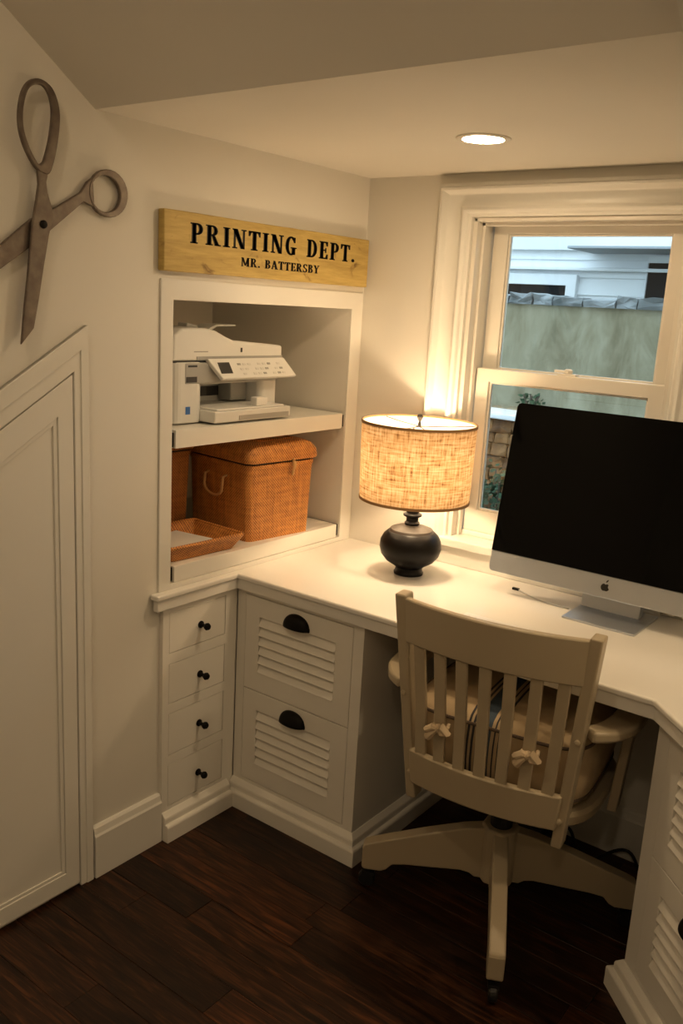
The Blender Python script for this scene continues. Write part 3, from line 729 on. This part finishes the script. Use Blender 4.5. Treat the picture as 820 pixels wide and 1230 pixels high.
# serif capitals drawn as polygons, unit height
def arcb(cx_, cy_, rx, ry, tx, ty, a0, a1, n_=14):
    out = []
    for k in range(n_):
        q = []
        for a in (a0+(a1-a0)*k/n_, a0+(a1-a0)*(k+1)/n_):
            q.append((R(a)))
        o1 = (cx_+rx*math.cos(q[0]), cy_+ry*math.sin(q[0])); o2 = (cx_+rx*math.cos(q[1]), cy_+ry*math.sin(q[1]))
        i1 = (cx_+(rx-tx)*math.cos(q[0]), cy_+(ry-ty)*math.sin(q[0])); i2 = (cx_+(rx-tx)*math.cos(q[1]), cy_+(ry-ty)*math.sin(q[1]))
        out.append([o1, o2, i2, i1])
    return out
def rc(x0, y0, x1, y1): return [(x0, y0), (x1, y0), (x1, y1), (x0, y1)]
def glyph(ch):
    S = 0.07; stem = [rc(.08, 0, .29, 1), rc(0, 0, .37, S), rc(0, 1-S, .30, 1)]
    bowl = lambda cy_, ry, rx=.30: [rc(.28, cy_+ry-.08, .36, cy_+ry), rc(.28, cy_-ry, .36, cy_-ry+.08)]+arcb(.36, cy_, rx, ry, .19, .08, -90, 90)
    if ch == 'P': return stem+bowl(.72, .28), .70
    if ch == 'R': return stem+bowl(.74, .26)+[[(.34, .49), (.50, .49), (.76, .02), (.54, .02)], rc(.52, 0, .84, S)], .86
    if ch == 'B': return stem+bowl(.76, .24, .27)+bowl(.27, .27, .32), .72
    if ch == 'D': return stem+[rc(.28, .92, .32, 1), rc(.28, 0, .32, .08)]+arcb(.32, .5, .42, .5, .20, .08, -90, 90), .78
    if ch == 'I': return [rc(.08, 0, .29, 1), rc(0, 0, .37, S), rc(0, 1-S, .37, 1)], .40
    if ch == 'N': return [rc(.08, 0, .16, 1), rc(.64, 0, .72, 1), [(.02, 1), (.27, 1), (.72, 0), (.52, 0)], rc(0, 0, .26, S), rc(0, 1-S, .2, 1), rc(.54, 1-S, .82, 1)], .84
    if ch == 'T': return [rc(.26, 0, .47, 1), rc(0, 1-.09, .73, 1), [(0, 1), (0, .72), (.05, .72), (.14, .93)], [(.73, 1), (.59, .93), (.68, .72), (.73, .72)], rc(.17, 0, .56, S)], .75
    if ch == 'E': return stem+[rc(.28, 1-.08, .62, 1), rc(.28, .46, .5, .54), rc(.28, 0, .64, .08), [(.62, 1), (.48, .93), (.57, .74), (.62, .74)], [(.64, 0), (.64, .28), (.59, .28), (.48, .07)], rc(.46, .36, .51, .64)], .68
    if ch == 'G': return arcb(.38, .5, .38, .52, .20, .09, 48, 318)+[rc(.46, .02, .66, .42), rc(.38, .36, .76, .43), [(.60, .98), (.66, .98), (.66, .68), (.60, .68), (.50, .86)]], .80
    if ch == 'M': return [rc(.07, 0, .15, 1), rc(.72, 0, .93, 1), [(.0, 1), (.25, 1), (.56, .1), (.44, .1)], [(.93, 1), (.74, 1), (.46, .1), (.54, .1)], rc(0, 0, .24, S), rc(.64, 0, 1.0, S), rc(.7, 1-S, 1.0, 1)], 1.04
    if ch == 'A': return [[(.08, 0), (.17, 0), (.44, 1), (.35, 1)], [(.30, 1), (.50, 1), (.82, 0), (.59, 0)], rc(.2, .28, .62, .36), rc(0, 0, .27, S), rc(.5, 0, .9, S)], .88
    if ch == 'S': return arcb(.30, .74, .29, .27, .17, .09, 30, 275)+arcb(.28, .26, .31, .27, .18, .09, -150, 98)+[rc(.5, .72, .55, .98), rc(.01, .02, .06, .3)], .62
    if ch == 'Y': return [rc(.30, 0, .51, .5), [(.05, 1), (.27, 1), (.51, .48), (.30, .48)], [(.68, 1), (.76, 1), (.5, .46), (.42, .5)], rc(0, 1-S, .34, 1), rc(.58, 1-S, .84, 1), rc(.21, 0, .60, S)], .82
    if ch == '.': return [ell(.12, .10, .10, .10, 12)], .28
    return [], .42
def text(s_, y0, y1, z0, z1, gap):
    adv = [glyph(c_)[1] for c_ in s_]; tot = sum(adv)+gap*(len(s_)-1); kx = (y1-y0)/tot; x_ = 0
    for c_, a in zip(s_, adv):
        ps, _ = glyph(c_)
        if ps:
            m = MB()
            for pl in ps:
                for e_ in (-.025, .025):
                    m.prism([(y0+(x_+u+e_)*kx-2.031, z0+v*(z1-z0)-1.737) for u, v in pl], 0.0235, 0.0246, 'x')
            m.build('letter', 'ink', SG)
        x_ += a+gap
text('PRINTING DEPT.', 1.678, 2.402, 1.736, 1.788, .16)
text('MR. BATTERSBY', 1.871, 2.219, 1.690, 1.714, .10)

# ------------------------------------------------------------------ giant scissors on the wall
SC = thing('giant_scissors', 'oversized old steel scissors hung open on the left wall', 'scissors', (0.0, 1.232, 1.738))
def sc(u, v): return (u-1.232, v-1.738)
def smoothed(P, k=4):
    n_ = len(P); out = []
    for i in range(n_):
        p0, p1, p2, p3 = (Vector(P[(i+j) % n_]) for j in (-1, 0, 1, 2))
        for q in range(k):
            f = q/k; out.append(tuple(.5*((2*p1)+(-p0+p2)*f+(2*p0-5*p1+4*p2-p3)*f*f+(-p0+3*p1-3*p2+p3)*f**3)))
    return out
m = MB()   # front half: long loop handle and downward blade
op = [(1.220, 1.852), (1.194, 1.885), (1.179, 1.925), (1.178, 1.965), (1.188, 2.005), (1.207, 2.030), (1.235, 2.038), (1.262, 2.026), (1.277, 1.998), (1.281, 1.965), (1.274, 1.915), (1.262, 1.870), (1.248, 1.845)]
ip = [(1.221, 1.866), (1.203, 1.893), (1.190, 1.928), (1.189, 1.963), (1.198, 2.000), (1.213, 2.020), (1.236, 2.026), (1.252, 2.014), (1.260, 1.990), (1.260, 1.963), (1.252, 1.918), (1.240, 1.880), (1.232, 1.867)]
m.band([sc(*q) for q in smoothed(op)], [sc(*q) for q in smoothed(ip)], 0.016, 0.027, 'x')
m.prism([sc(*q) for q in [(1.220, 1.852), (1.248, 1.845), (1.243, 1.828), (1.246, 1.806), (1.262, 1.762), (1.248, 1.718), (1.232, 1.645), (1.219, 1.580), (1.203, 1.510), (1.169, 1.472), (1.178, 1.545), (1.190, 1.625), (1.204, 1.734), (1.214, 1.780), (1.222, 1.822)]], 0.018, 0.026, 'x')
m.build('blade', 'old_steel', SC, bev=0.003)
m = MB()   # back half: round ring and a blade running off to the left
op = ell(1.421, 1.827, .057, .054, 28, 0, R(20)); ip = ell(1.412, 1.825, .043, .041, 28, 0, R(20))
m.band([sc(*q) for q in op], [sc(*q) for q in ip], 0.005, 0.017, 'x')
m.prism([sc(*q) for q in [(1.121, 1.677), (0.975, 1.545), (0.985, 1.530), (1.040, 1.566), (1.119, 1.627), (1.203, 1.685), (1.252, 1.722), (1.350, 1.800), (1.380, 1.790), (1.376, 1.858), (1.360, 1.846), (1.341, 1.820), (1.278, 1.782), (1.208, 1.747)]], 0.006, 0.0155, 'x')
m.build('blade', 'old_steel', SC, bev=0.003)
MB().lathe([(0, .0), (.006, .0), (.006, .026), (.009, .0262), (.009, .0285), (.005, .030), (0, .030)], (0, 0.0, 0), 'x', 18).build('pivot_screw', 'black_metal', SC, smooth=True)

# ------------------------------------------------------------------ table lamp
LX, LY = 0.392, 2.285
lp = thing('table_lamp', 'lit table lamp with round black base and burlap drum shade', 'lamp', (LX, LY, ZT))
body = [(0, 0), (.046, 0), (.047, .006), (.043, .012), (.042, .022), (.052, .030), (.076, .045), (.091, .064), (.097, .086), (.095, .108), (.086, .126), (.074, .137), (.070, .139)]
MB().lathe(body+[(0, .139)], (0, 0, 0), 'z', 48).build('base', 'lamp_black', lp, smooth=True)
MB().lathe([(0, .139), (.070, .139), (.066, .146), (.050, .152), (.030, .157), (.023, .160), (0, .160)], (0, 0, 0), 'z', 48).build('shoulder_cap', 'lamp_bronze', lp, smooth=True)
neck = [(0, .158), (.023, .158), (.024, .166), (.019, .171), (.019, .182), (.029, .188), (.029, .193), (.020, .198), (.020, .208), (.023, .214), (.014, .222), (.012, .262), (0, .262)]
MB().lathe(neck, (0, 0, 0), 'z', 32).build('neck', 'lamp_black', lp, smooth=True)
MB().lathe([(0, .262), (.016, .262), (.016, .30), (0, .30)], (0, 0, 0), 'z', 20).build('socket', 'lamp_bronze', lp)
SZ0, SZ1, RB, RT = .243, .478, .170, .176
m = MB().poly([(r_*math.cos(2*math.pi*k/72), r_*math.sin(2*math.pi*k/72), z_) for r_, z_ in ((RB, SZ0), (RT, SZ1)) for k in range(72)], [(k, (k+1) % 72, 72+(k+1) % 72, 72+k) for k in range(72)])
sh = m.build('shade', 'burlap', lp, smooth=True)
MB().poly([(r_*math.cos(2*math.pi*k/72), r_*math.sin(2*math.pi*k/72), z_) for r_, z_ in ((RB-.0035, SZ0+.001), (RT-.0035, SZ1-.001)) for k in range(72)], [(k, (k+1) % 72, 72+(k+1) % 72, 72+k) for k in range(72)]).build('shade_lining', 'shade_lining', sh, smooth=True)
for r_, z_ in ((RB, SZ0), (RT, SZ1)):
    MB().lathe([(r_+.0015, z_-.004), (r_+.0015, z_+.004), (r_-.003, z_+.004), (r_-.003, z_-.004)], (0, 0, 0), 'z', 72, closed=True).build('shade_trim', 'shade_trim', sh, smooth=True)
m = MB()   # spider, harp and finial
for k in range(3):
    a = R(40+120*k); m.tube([(0, 0, SZ1-.010), (RT*.5*math.cos(a), RT*.5*math.sin(a), SZ1-.008), ((RT-.003)*math.cos(a), (RT-.003)*math.sin(a), SZ1-.003)], .0016, 6)
hp = []
for k in range(17):
    a = math.pi*k/16; hp.append((-.055*math.cos(a)*(1 if k not in (0, 16) else .45), 0, .275+(SZ1-.012-.275)*math.sin(a)**.55))
m.tube(hp, .0018, 6); m.build('harp', 'lamp_bronze', lp)
MB().lathe([(0, SZ1-.012), (.005, SZ1-.012), (.005, SZ1-.002), (.003, SZ1+.004), (.007, SZ1+.012), (.010, SZ1+.019), (.007, SZ1+.026), (0, SZ1+.028)], (0, 0, 0), 'z', 18).build('finial', 'lamp_bronze', lp, smooth=True)
m = MB(); m.lathe([(BR*math.sin(math.pi*k/14), -BR*math.cos(math.pi*k/14)) for k in range(15)], (0, 0, .345), 'z', 24); m.build('bulb', 'bulb_glow', lp, smooth=True)
MB().lathe([(0, .30), (.012, .30), (.014, .318), (0, .318)], (0, 0, 0), 'z', 16).build('bulb_cap', 'lamp_bronze', lp)

# ------------------------------------------------------------------ computer
MX, MYB = 1.010, 2.318
ang = R(10.3)
pc = thing('desktop_computer', 'black-screened silver all-in-one desktop computer on the countertop', 'computer', (MX, MYB, ZT))
TM = Matrix.Translation((0, 0, 0.064)) @ Matrix.Rotation(-ang, 4, 'X')
W2, H = 0.358, 0.506; CH = 0.062
def scr(u0, u1, v0, v1, r, n_=6): return rrect(u0, u1, v0, v1, r, n_)
m = MB(); m.prism(scr(-W2, W2, 0, H, .014), 0.002, 0.012, 'y')
bk = rrect(-W2, W2, 0, H, .014)
loft(m, [[(u, .012, v) for u, v in bk], [(u*.90, .030, H/2+(v-H/2)*.90) for u, v in bk], [(u*.45, .048, H/2+(v-H/2)*.5) for u, v in bk]])
m.move(TM).build('back_shell', 'aluminium', pc, smooth=True)
m = MB(); m.prism([(-W2, CH), (-W2, .014), (-W2+.002, .006), (-W2+.006, .002), (-W2+.014, 0), (W2-.014, 0), (W2-.006, .002), (W2-.002, .006), (W2, .014), (W2, CH)], 0.0, 0.012, 'y'); chin = m.move(TM).build('chin', 'aluminium', pc, bev=0.001, seg=1)
m = MB(); m.prism([(-W2, CH+.0008), (W2, CH+.0008), (W2, H-.012), (W2-.004, H-.003), (W2-.012, H), (-W2+.012, H), (-W2+.004, H-.003), (-W2, H-.012)], -0.001, 0.010, 'y'); m.move(TM).build('screen', 'screen_black', pc)
# fruit mark on the chin
lg = []
for k in range(40):
    a = 2*math.pi*k/40; r_ = .0088*(1+.07*math.cos(2*a))
    u, v = r_*math.cos(a)*1.0, r_*math.sin(a)*1.05
    v -= .0026*math.exp(-(u/.0026)**2)*(1 if v > 0 else -.5)
    lg.append((u*1.3, v*1.3+.030))
m = MB(); big = []
for u, v in lg:
    d = math.hypot(u-.0137, v-.0332)
    if d < .0062 and u > 0: u = .0137-(math.sqrt(max(.0062**2-(v-.0332)**2, 0)))
    big.append((u, v))
m.prism(big, -.0007, .001, 'y')
m.prism([(.0003, .0437), (.0010, .0479), (.0042, .0516), (.0068, .0524), (.0060, .0482), (.0034, .0446)], -.0007, .001, 'y')
m.move(TM).build('logo', 'ink', chin)
m = MB(); m.prism(rrect(-.088, .118, -.066, .135, .006), 0, .006, 'z'); m.build('foot', 'aluminium', pc, bev=0.0015)
m = MB(); m.prism([(.062, .006), (.100, .006), (.094, .06), (.080, .19), (.060, .26), (.046, .26), (.060, .17), (.072, .06)], -.085, .085, 'x'); m.build('neck', 'aluminium', pc, bev=0.002)

kb = thing('keyboard', 'slim white keyboard lying on the countertop just behind the chair back', 'keyboard', (0.865, 2.020, ZT), R(1))
MB().prism(rrect(-.142, .142, -.056, .058, .006), 0.0005, .009, 'z').build('case', 'key_white', kb, bev=0.002)
k0 = None
for r_ in range(5):
    for c_ in range(14):
        if k0 is None: k0 = MB().box(-.0082, .0082, -.0075, .0075, .009, .0112).build('key', 'key_white', kb, bev=0.001, seg=1); q = k0
        else: q = cp(k0, kb)
        q.location = (-.128+c_*.0197, -.046+r_*.0178, 0)
cb_ = thing('cable', 'thin grey cable with a dark plug beside the computer foot', 'cable', (0.78, 2.30, ZT))
pth = []
for k in range(16):
    f = k/15; pth.append((-.055+.185*f, .085-.050*f-.020*math.sin(f*math.pi), .0035))
MB().tube(pth, .0022, 8).build('wire', 'cord_grey', cb_, smooth=True)
MB().box(-.074, -.052, .080, .090, .0005, .0075).build('plug', 'cord_black', cb_, bev=0.0015)

# ------------------------------------------------------------------ chair
ch = thing('swivel_chair', 'cream painted wooden swivel chair with slatted back', 'chair', (0.918, 2.013, 0), R(7))
def back_y(x, z):
    t_ = (z-.355)/(.915-.355); return -.165-.052*t_-.048*(1-min(1, (x/.25)**2))+.0
def curved_rail(zl0, zl1, thick, half0, half1, n_=16, crown=0.0):
    m = MB(); pts = []
    for i in range(n_+1):
        f = -1+2*i/n_
        for z, hf in ((zl0, half0), (zl1, half1)):
            x = f*hf; zc = z+(crown*(1-f*f) if z == zl1 else crown*.6*(1-f*f)*(-1 if crown < 0 else 1))
            y_ = back_y(x, z)
            pts += [(x, y_-thick/2, zc), (x, y_+thick/2, zc)]
    f_ = []
    for i in range(n_):
        a = i*4; b = a+4
        f_ += [(a, b, b+2, a+2), (a+1, a+3, b+3, b+1), (a, a+1, b+1, b), (a+2, b+2, b+3, a+3)]
    f_ += [(0, 2, 3, 1), (n_*4, n_*4+1, n_*4+3, n_*4+2)]
    m.poly(pts, f_); return m
curved_rail(.795, .910, .022, .225, .232).build('top_rail', 'chair_paint', ch, bev=0.004, smooth=True)
curved_rail(.408, .502, .022, .192, .200).build('bottom_rail', 'chair_paint', ch, bev=0.004, smooth=True)
for s_ in (-1, 1):
    m = MB(); b0 = [(s_*.181, .355), (s_*.207, .355), (s_*.256, .918), (s_*.226, .918)]
    pts = []
    for x, z in b0:
        yb = back_y(.25, z); pts += [(x, yb-.021, z), (x, yb+.026, z)]
    m.poly(pts, [(0, 2, 4, 6), (1, 7, 5, 3), (0, 1, 3, 2), (2, 3, 5, 4), (4, 5, 7, 6), (6, 7, 1, 0)])
    p = m.build('back_post', 'chair_paint', ch, bev=0.005, seg=3)
    MB().lathe([(0, -.006), (.006, -.004), (.008, 0), (.008, .004), (0, .004)], (s_*.197, back_y(.25, .432)-.023, .432), 'y', 14).build('screw_plug', 'chair_paint', p, smooth=True)
    MB().lathe([(0, -.006), (.006, -.004), (.007, 0), (.007, .004), (0, .004)], (s_*.222, back_y(.25, .655)-.023, .655), 'y', 14).build('screw_plug', 'chair_paint', p, smooth=True)
SLX = [-.174, -.116, -.058, 0, .058, .116, .174]
for x in SLX:
    m = MB(); pts = []
    nn = 6
    for k in range(nn+1):
        z = .495+(.805-.495)*k/nn; xx = x*(.95+.10*k/nn); y_ = back_y(xx, z)+.006*math.sin(math.pi*k/nn)
        pts += [(xx-.0145, y_-.006, z), (xx+.0145, y_-.006, z), (xx+.0145, y_+.006, z), (xx-.0145, y_+.006, z)]
    f_ = [(0, 3, 2, 1), (nn*4, nn*4+1, nn*4+2, nn*4+3)]
    for k in range(nn):
        for j in range(4): a = k*4+j; b = k*4+(j+1) % 4; f_.append((a, b, b+4, a+4))
    m.poly(pts, f_); m.build('back_slat', 'chair_paint', ch, bev=0.002)
# seat: rounded trapezoid
def seat_outline(k=1.0, n_=48):
    out = []
    for i in range(n_):
        a = 2*math.pi*i/n_; c_, s_ = math.cos(a), math.sin(a)
        e = 0.55; x = .262*k*math.copysign(abs(c_)**e, c_); y_ = .02+.225*k*math.copysign(abs(s_)**e, s_)
        x *= 1.0+.05*(s_); out.append((x, y_))
    return out
m = MB(); loft(m, [[(x, y_, .398) for x, y_ in seat_outline(.93)], [(x, y_, .408) for x, y_ in seat_outline(.985)], [(x, y_, .432) for x, y_ in seat_outline(1.0)], [(x, y_, .442) for x, y_ in seat_outline(.975)]])
m.build('seat', 'chair_paint', ch, smooth=True)
for s_ in (-1, 1):
    # bent arm: sits on back post, bows outwards, runs forward
    ctr = [(.236, -.176), (.268, -.142), (.290, -.09), (.298, -.03), (.296, .03), (.288, .10), (.278, .17), (.268, .215)]
    wd = [.020, .030, .036, .036, .036, .036, .036, .026]
    m = MB(); pts = []
    P_ = [Vector(c_) for c_ in ctr]
    sub = []
    for i in range(len(P_)-1):
        for k in range(4):
            f = k/4; p0 = P_[max(i-1, 0)]; p1 = P_[i]; p2 = P_[i+1]; p3 = P_[min(i+2, len(P_)-1)]
            sub.append((.5*((2*p1)+(-p0+p2)*f+(2*p0-5*p1+4*p2-p3)*f*f+(-p0+3*p1-3*p2+p3)*f**3), wd[i]*(1-f)+wd[i+1]*f))
    sub.append((P_[-1], .012))
    for i, (q, w_) in enumerate(sub):
        tdir = (sub[min(i+1, len(sub)-1)][0]-sub[max(i-1, 0)][0]).normalized(); nn_ = Vector((tdir.y, -tdir.x))
        for sg, z in ((1, .650), (1, .678), (-1, .678), (-1, .650)):
            v_ = q+nn_*w_*sg; pts.append((v_.x*s_, v_.y, z))
    f_ = [(0, 1, 2, 3), tuple(len(pts)-4+j for j in range(4))]
    for i in range(len(sub)-1):
        for j in range(4): a = i*4+j; b = i*4+(j+1) % 4; f_.append((a, b, b+4, a+4))
    m.poly(pts, f_); m.build('arm', 'chair_paint', ch, bev=0.008, seg=3, smooth=True)
    m = MB(); pts = []
    for z, xc, yc in ((.385, .276, .030), (.652, .296, .040)):
        pts += [(s_*(xc-.012), yc-.022, z), (s_*(xc+.012), yc-.022, z), (s_*(xc+.012), yc+.022, z), (s_*(xc-.012), yc+.022, z)]
    m.poly(pts, [(0, 1, 2, 3), (4, 5, 6, 7), (0, 1, 5, 4), (1, 2, 6, 5), (2, 3, 7, 6), (3, 0, 4, 7)]); m.build('arm_post', 'chair_paint', ch, bev=0.004)
# swivel mechanism, hub, four legs with casters
m = MB(); m.box(-.10, .10, -.11, .12, .368, .399); m.lathe([(0, .24), (.030, .24), (.030, .30), (.048, .34), (.060, .368), (0, .368)], (0, 0, 0), 'z', 24); m.lathe([(0, -.06), (.020, -.06), (.020, .12), (0, .12)], (0, 0, .335), 'y', 16)
m.build('swivel_mechanism', 'cord_black', ch, bev=0.003)
MB().prism([(.052*math.cos(R(22.5+45*k)), .052*math.sin(R(22.5+45*k))) for k in range(8)], .088, .252, 'z').build('hub', 'chair_paint', ch, bev=0.006)
leg_prof = [(.040, .245), (.10, .232), (.20, .200), (.34, .150), (.368, .138), (.372, .128), (.372, .068), (.365, .062), (.318, .062), (.302, .070), (.286, .088), (.25, .094), (.18, .098), (.10, .104), (.075, .100), (.06, .090), (.040, .090)]
lg0 = None
for k in range(4):
    a = R(-62.4-7+90*k)
    if lg0 is None:
        lg0 = MB().prism(leg_prof, -.020, .020, 'y').build('leg', 'chair_paint', ch, bev=0.006, seg=3); o = lg0
    else: o = cp(lg0, ch)
    o.rotation_euler.z = a
    m = MB(); m.lathe([(0, -.011), (.020, -.011), (.024, -.006), (.024, .006), (.020, .011), (0, .011)], (.345+.012, 0, .0245), 'y', 20); m.tube([(.345, 0, .064), (.345, 0, .045), (.352, 0, .030)], .006, 8)
    m.box(.335, .37, -.014, .014, .040, .050)
    m.build('caster', 'cord_black', o, smooth=False)
# cushion tied to the slats
cu = thing('seat_cushion', 'thick cream box cushion with dark stripes tied to the chair slats', 'cushion', (0.918, 2.013, 0.4425), R(7))
def co(k, z, n_=64):
    out = []
    for i in range(n_):
        a = 2*math.pi*i/n_; c_, s_ = math.cos(a), math.sin(a); e = .38
        out.append((.238*k*math.copysign(abs(c_)**e, c_), .028+.205*k*math.copysign(abs(s_)**e, s_), z))
    return out
m = MB(); loft(m, [co(.80, 0), co(.95, .006), co(.985, .022), co(1.0, .028), co(1.03, .07), co(1.03, .12), co(1.0, .162), co(.985, .168), co(.94, .180), co(.80, .192), co(.5, .200), co(.2, .203)])
m.build('body', 'cushion_cloth', cu, smooth=True)
for z in (.027, .164):
    q = [Vector(p) for p in co(1.0, z)]; MB().tube(q+[q[0]], .0042, 6).build('piping', 'cushion_piping', cu, smooth=True)
for sx in (-.110, .118):
    m = MB(); yb = back_y(sx, .60)-.010; z = .157
    m.lathe([(0, -.012), (.010, -.008), (.013, 0), (.010, .008), (0, .012)], (sx, yb-.004, z), 'x', 10)
    for s_ in (-1, 1):
        m.tube([(sx, yb-.006, z), (sx+s_*.012, yb-.012, z+.008+.003*s_), (sx+s_*.024, yb-.010, z-.004), (sx+s_*.012, yb-.008, z-.008), (sx, yb-.006, z)], .006, 8, [.006, .010, .012, .009, .005])
        m.tube([(sx+s_*.006, yb, z), (sx+s_*.019, yb+.010, z), (sx+s_*.014, yb+.030, z)], .005, 8)
    m.tube([(sx, yb-.006, z), (sx-.014, yb-.012, z-.012), (sx-.024, yb-.008, z-.026)], .006, 8, [.006, .009, .011])
    m.build('tie', 'tie_cloth', cu, smooth=True)

# ------------------------------------------------------------------ ceiling lights
def downlight(label, x, y_, z, rt_, mat):
    d = thing('recessed_light', label, 'ceiling light', (x, y_, z), 0, 'recessed ceiling lights')
    MB().lathe([(rt_*.74, -.0005), (rt_*.76, -.004), (rt_*.94, -.005), (rt_, -.0025), (rt_, 0), (rt_*.74, 0)], (0, 0, 0), 'z', 40, closed=True).build('trim_ring', 'vinyl', d, smooth=True)
    MB().lathe([(0, -.003), (rt_*.60, -.0028), (rt_*.745, -.001), (rt_*.745, -.0003), (0, -.0003)], (0, 0, 0), 'z', 40).build('lens', mat, d, smooth=True)
downlight('glowing recessed ceiling light in front of the window', 0.683, 2.010, ZL, 0.067, 'downlight_glow')
downlight('added unseen recessed ceiling light over the right wing of the countertop', 1.95, 1.75, ZL-dd, 0.067, 'downlight_glow')  # fill downlight added out of view to brighten the left wall
downlight('recessed ceiling light over the middle of the room', 0.70, 0.22, ZH, 0.075, 'room_light_glow')
downlight('recessed ceiling light over the right side of the room', 1.95, -0.60, ZH, 0.075, 'room_light_glow')

# power cord on the floor under the desk
pc_ = thing('power_cord', 'black power cord lying loosely by the wall under the countertop', 'cord', (1.0, 2.35, 0))
pth = []
for k in range(40):
    f = k/39; pth.append((-.12+.36*f, .06+.05*math.sin(f*11), .006+.035*abs(math.sin(f*7))))
MB().tube(pth, .005, 8).build('wire', 'cord_black', pc_, smooth=True)
MB().box(-.20, -.11, .03, .08, .0, .035).build('power_brick', 'cord_black', pc_, bev=0.004)
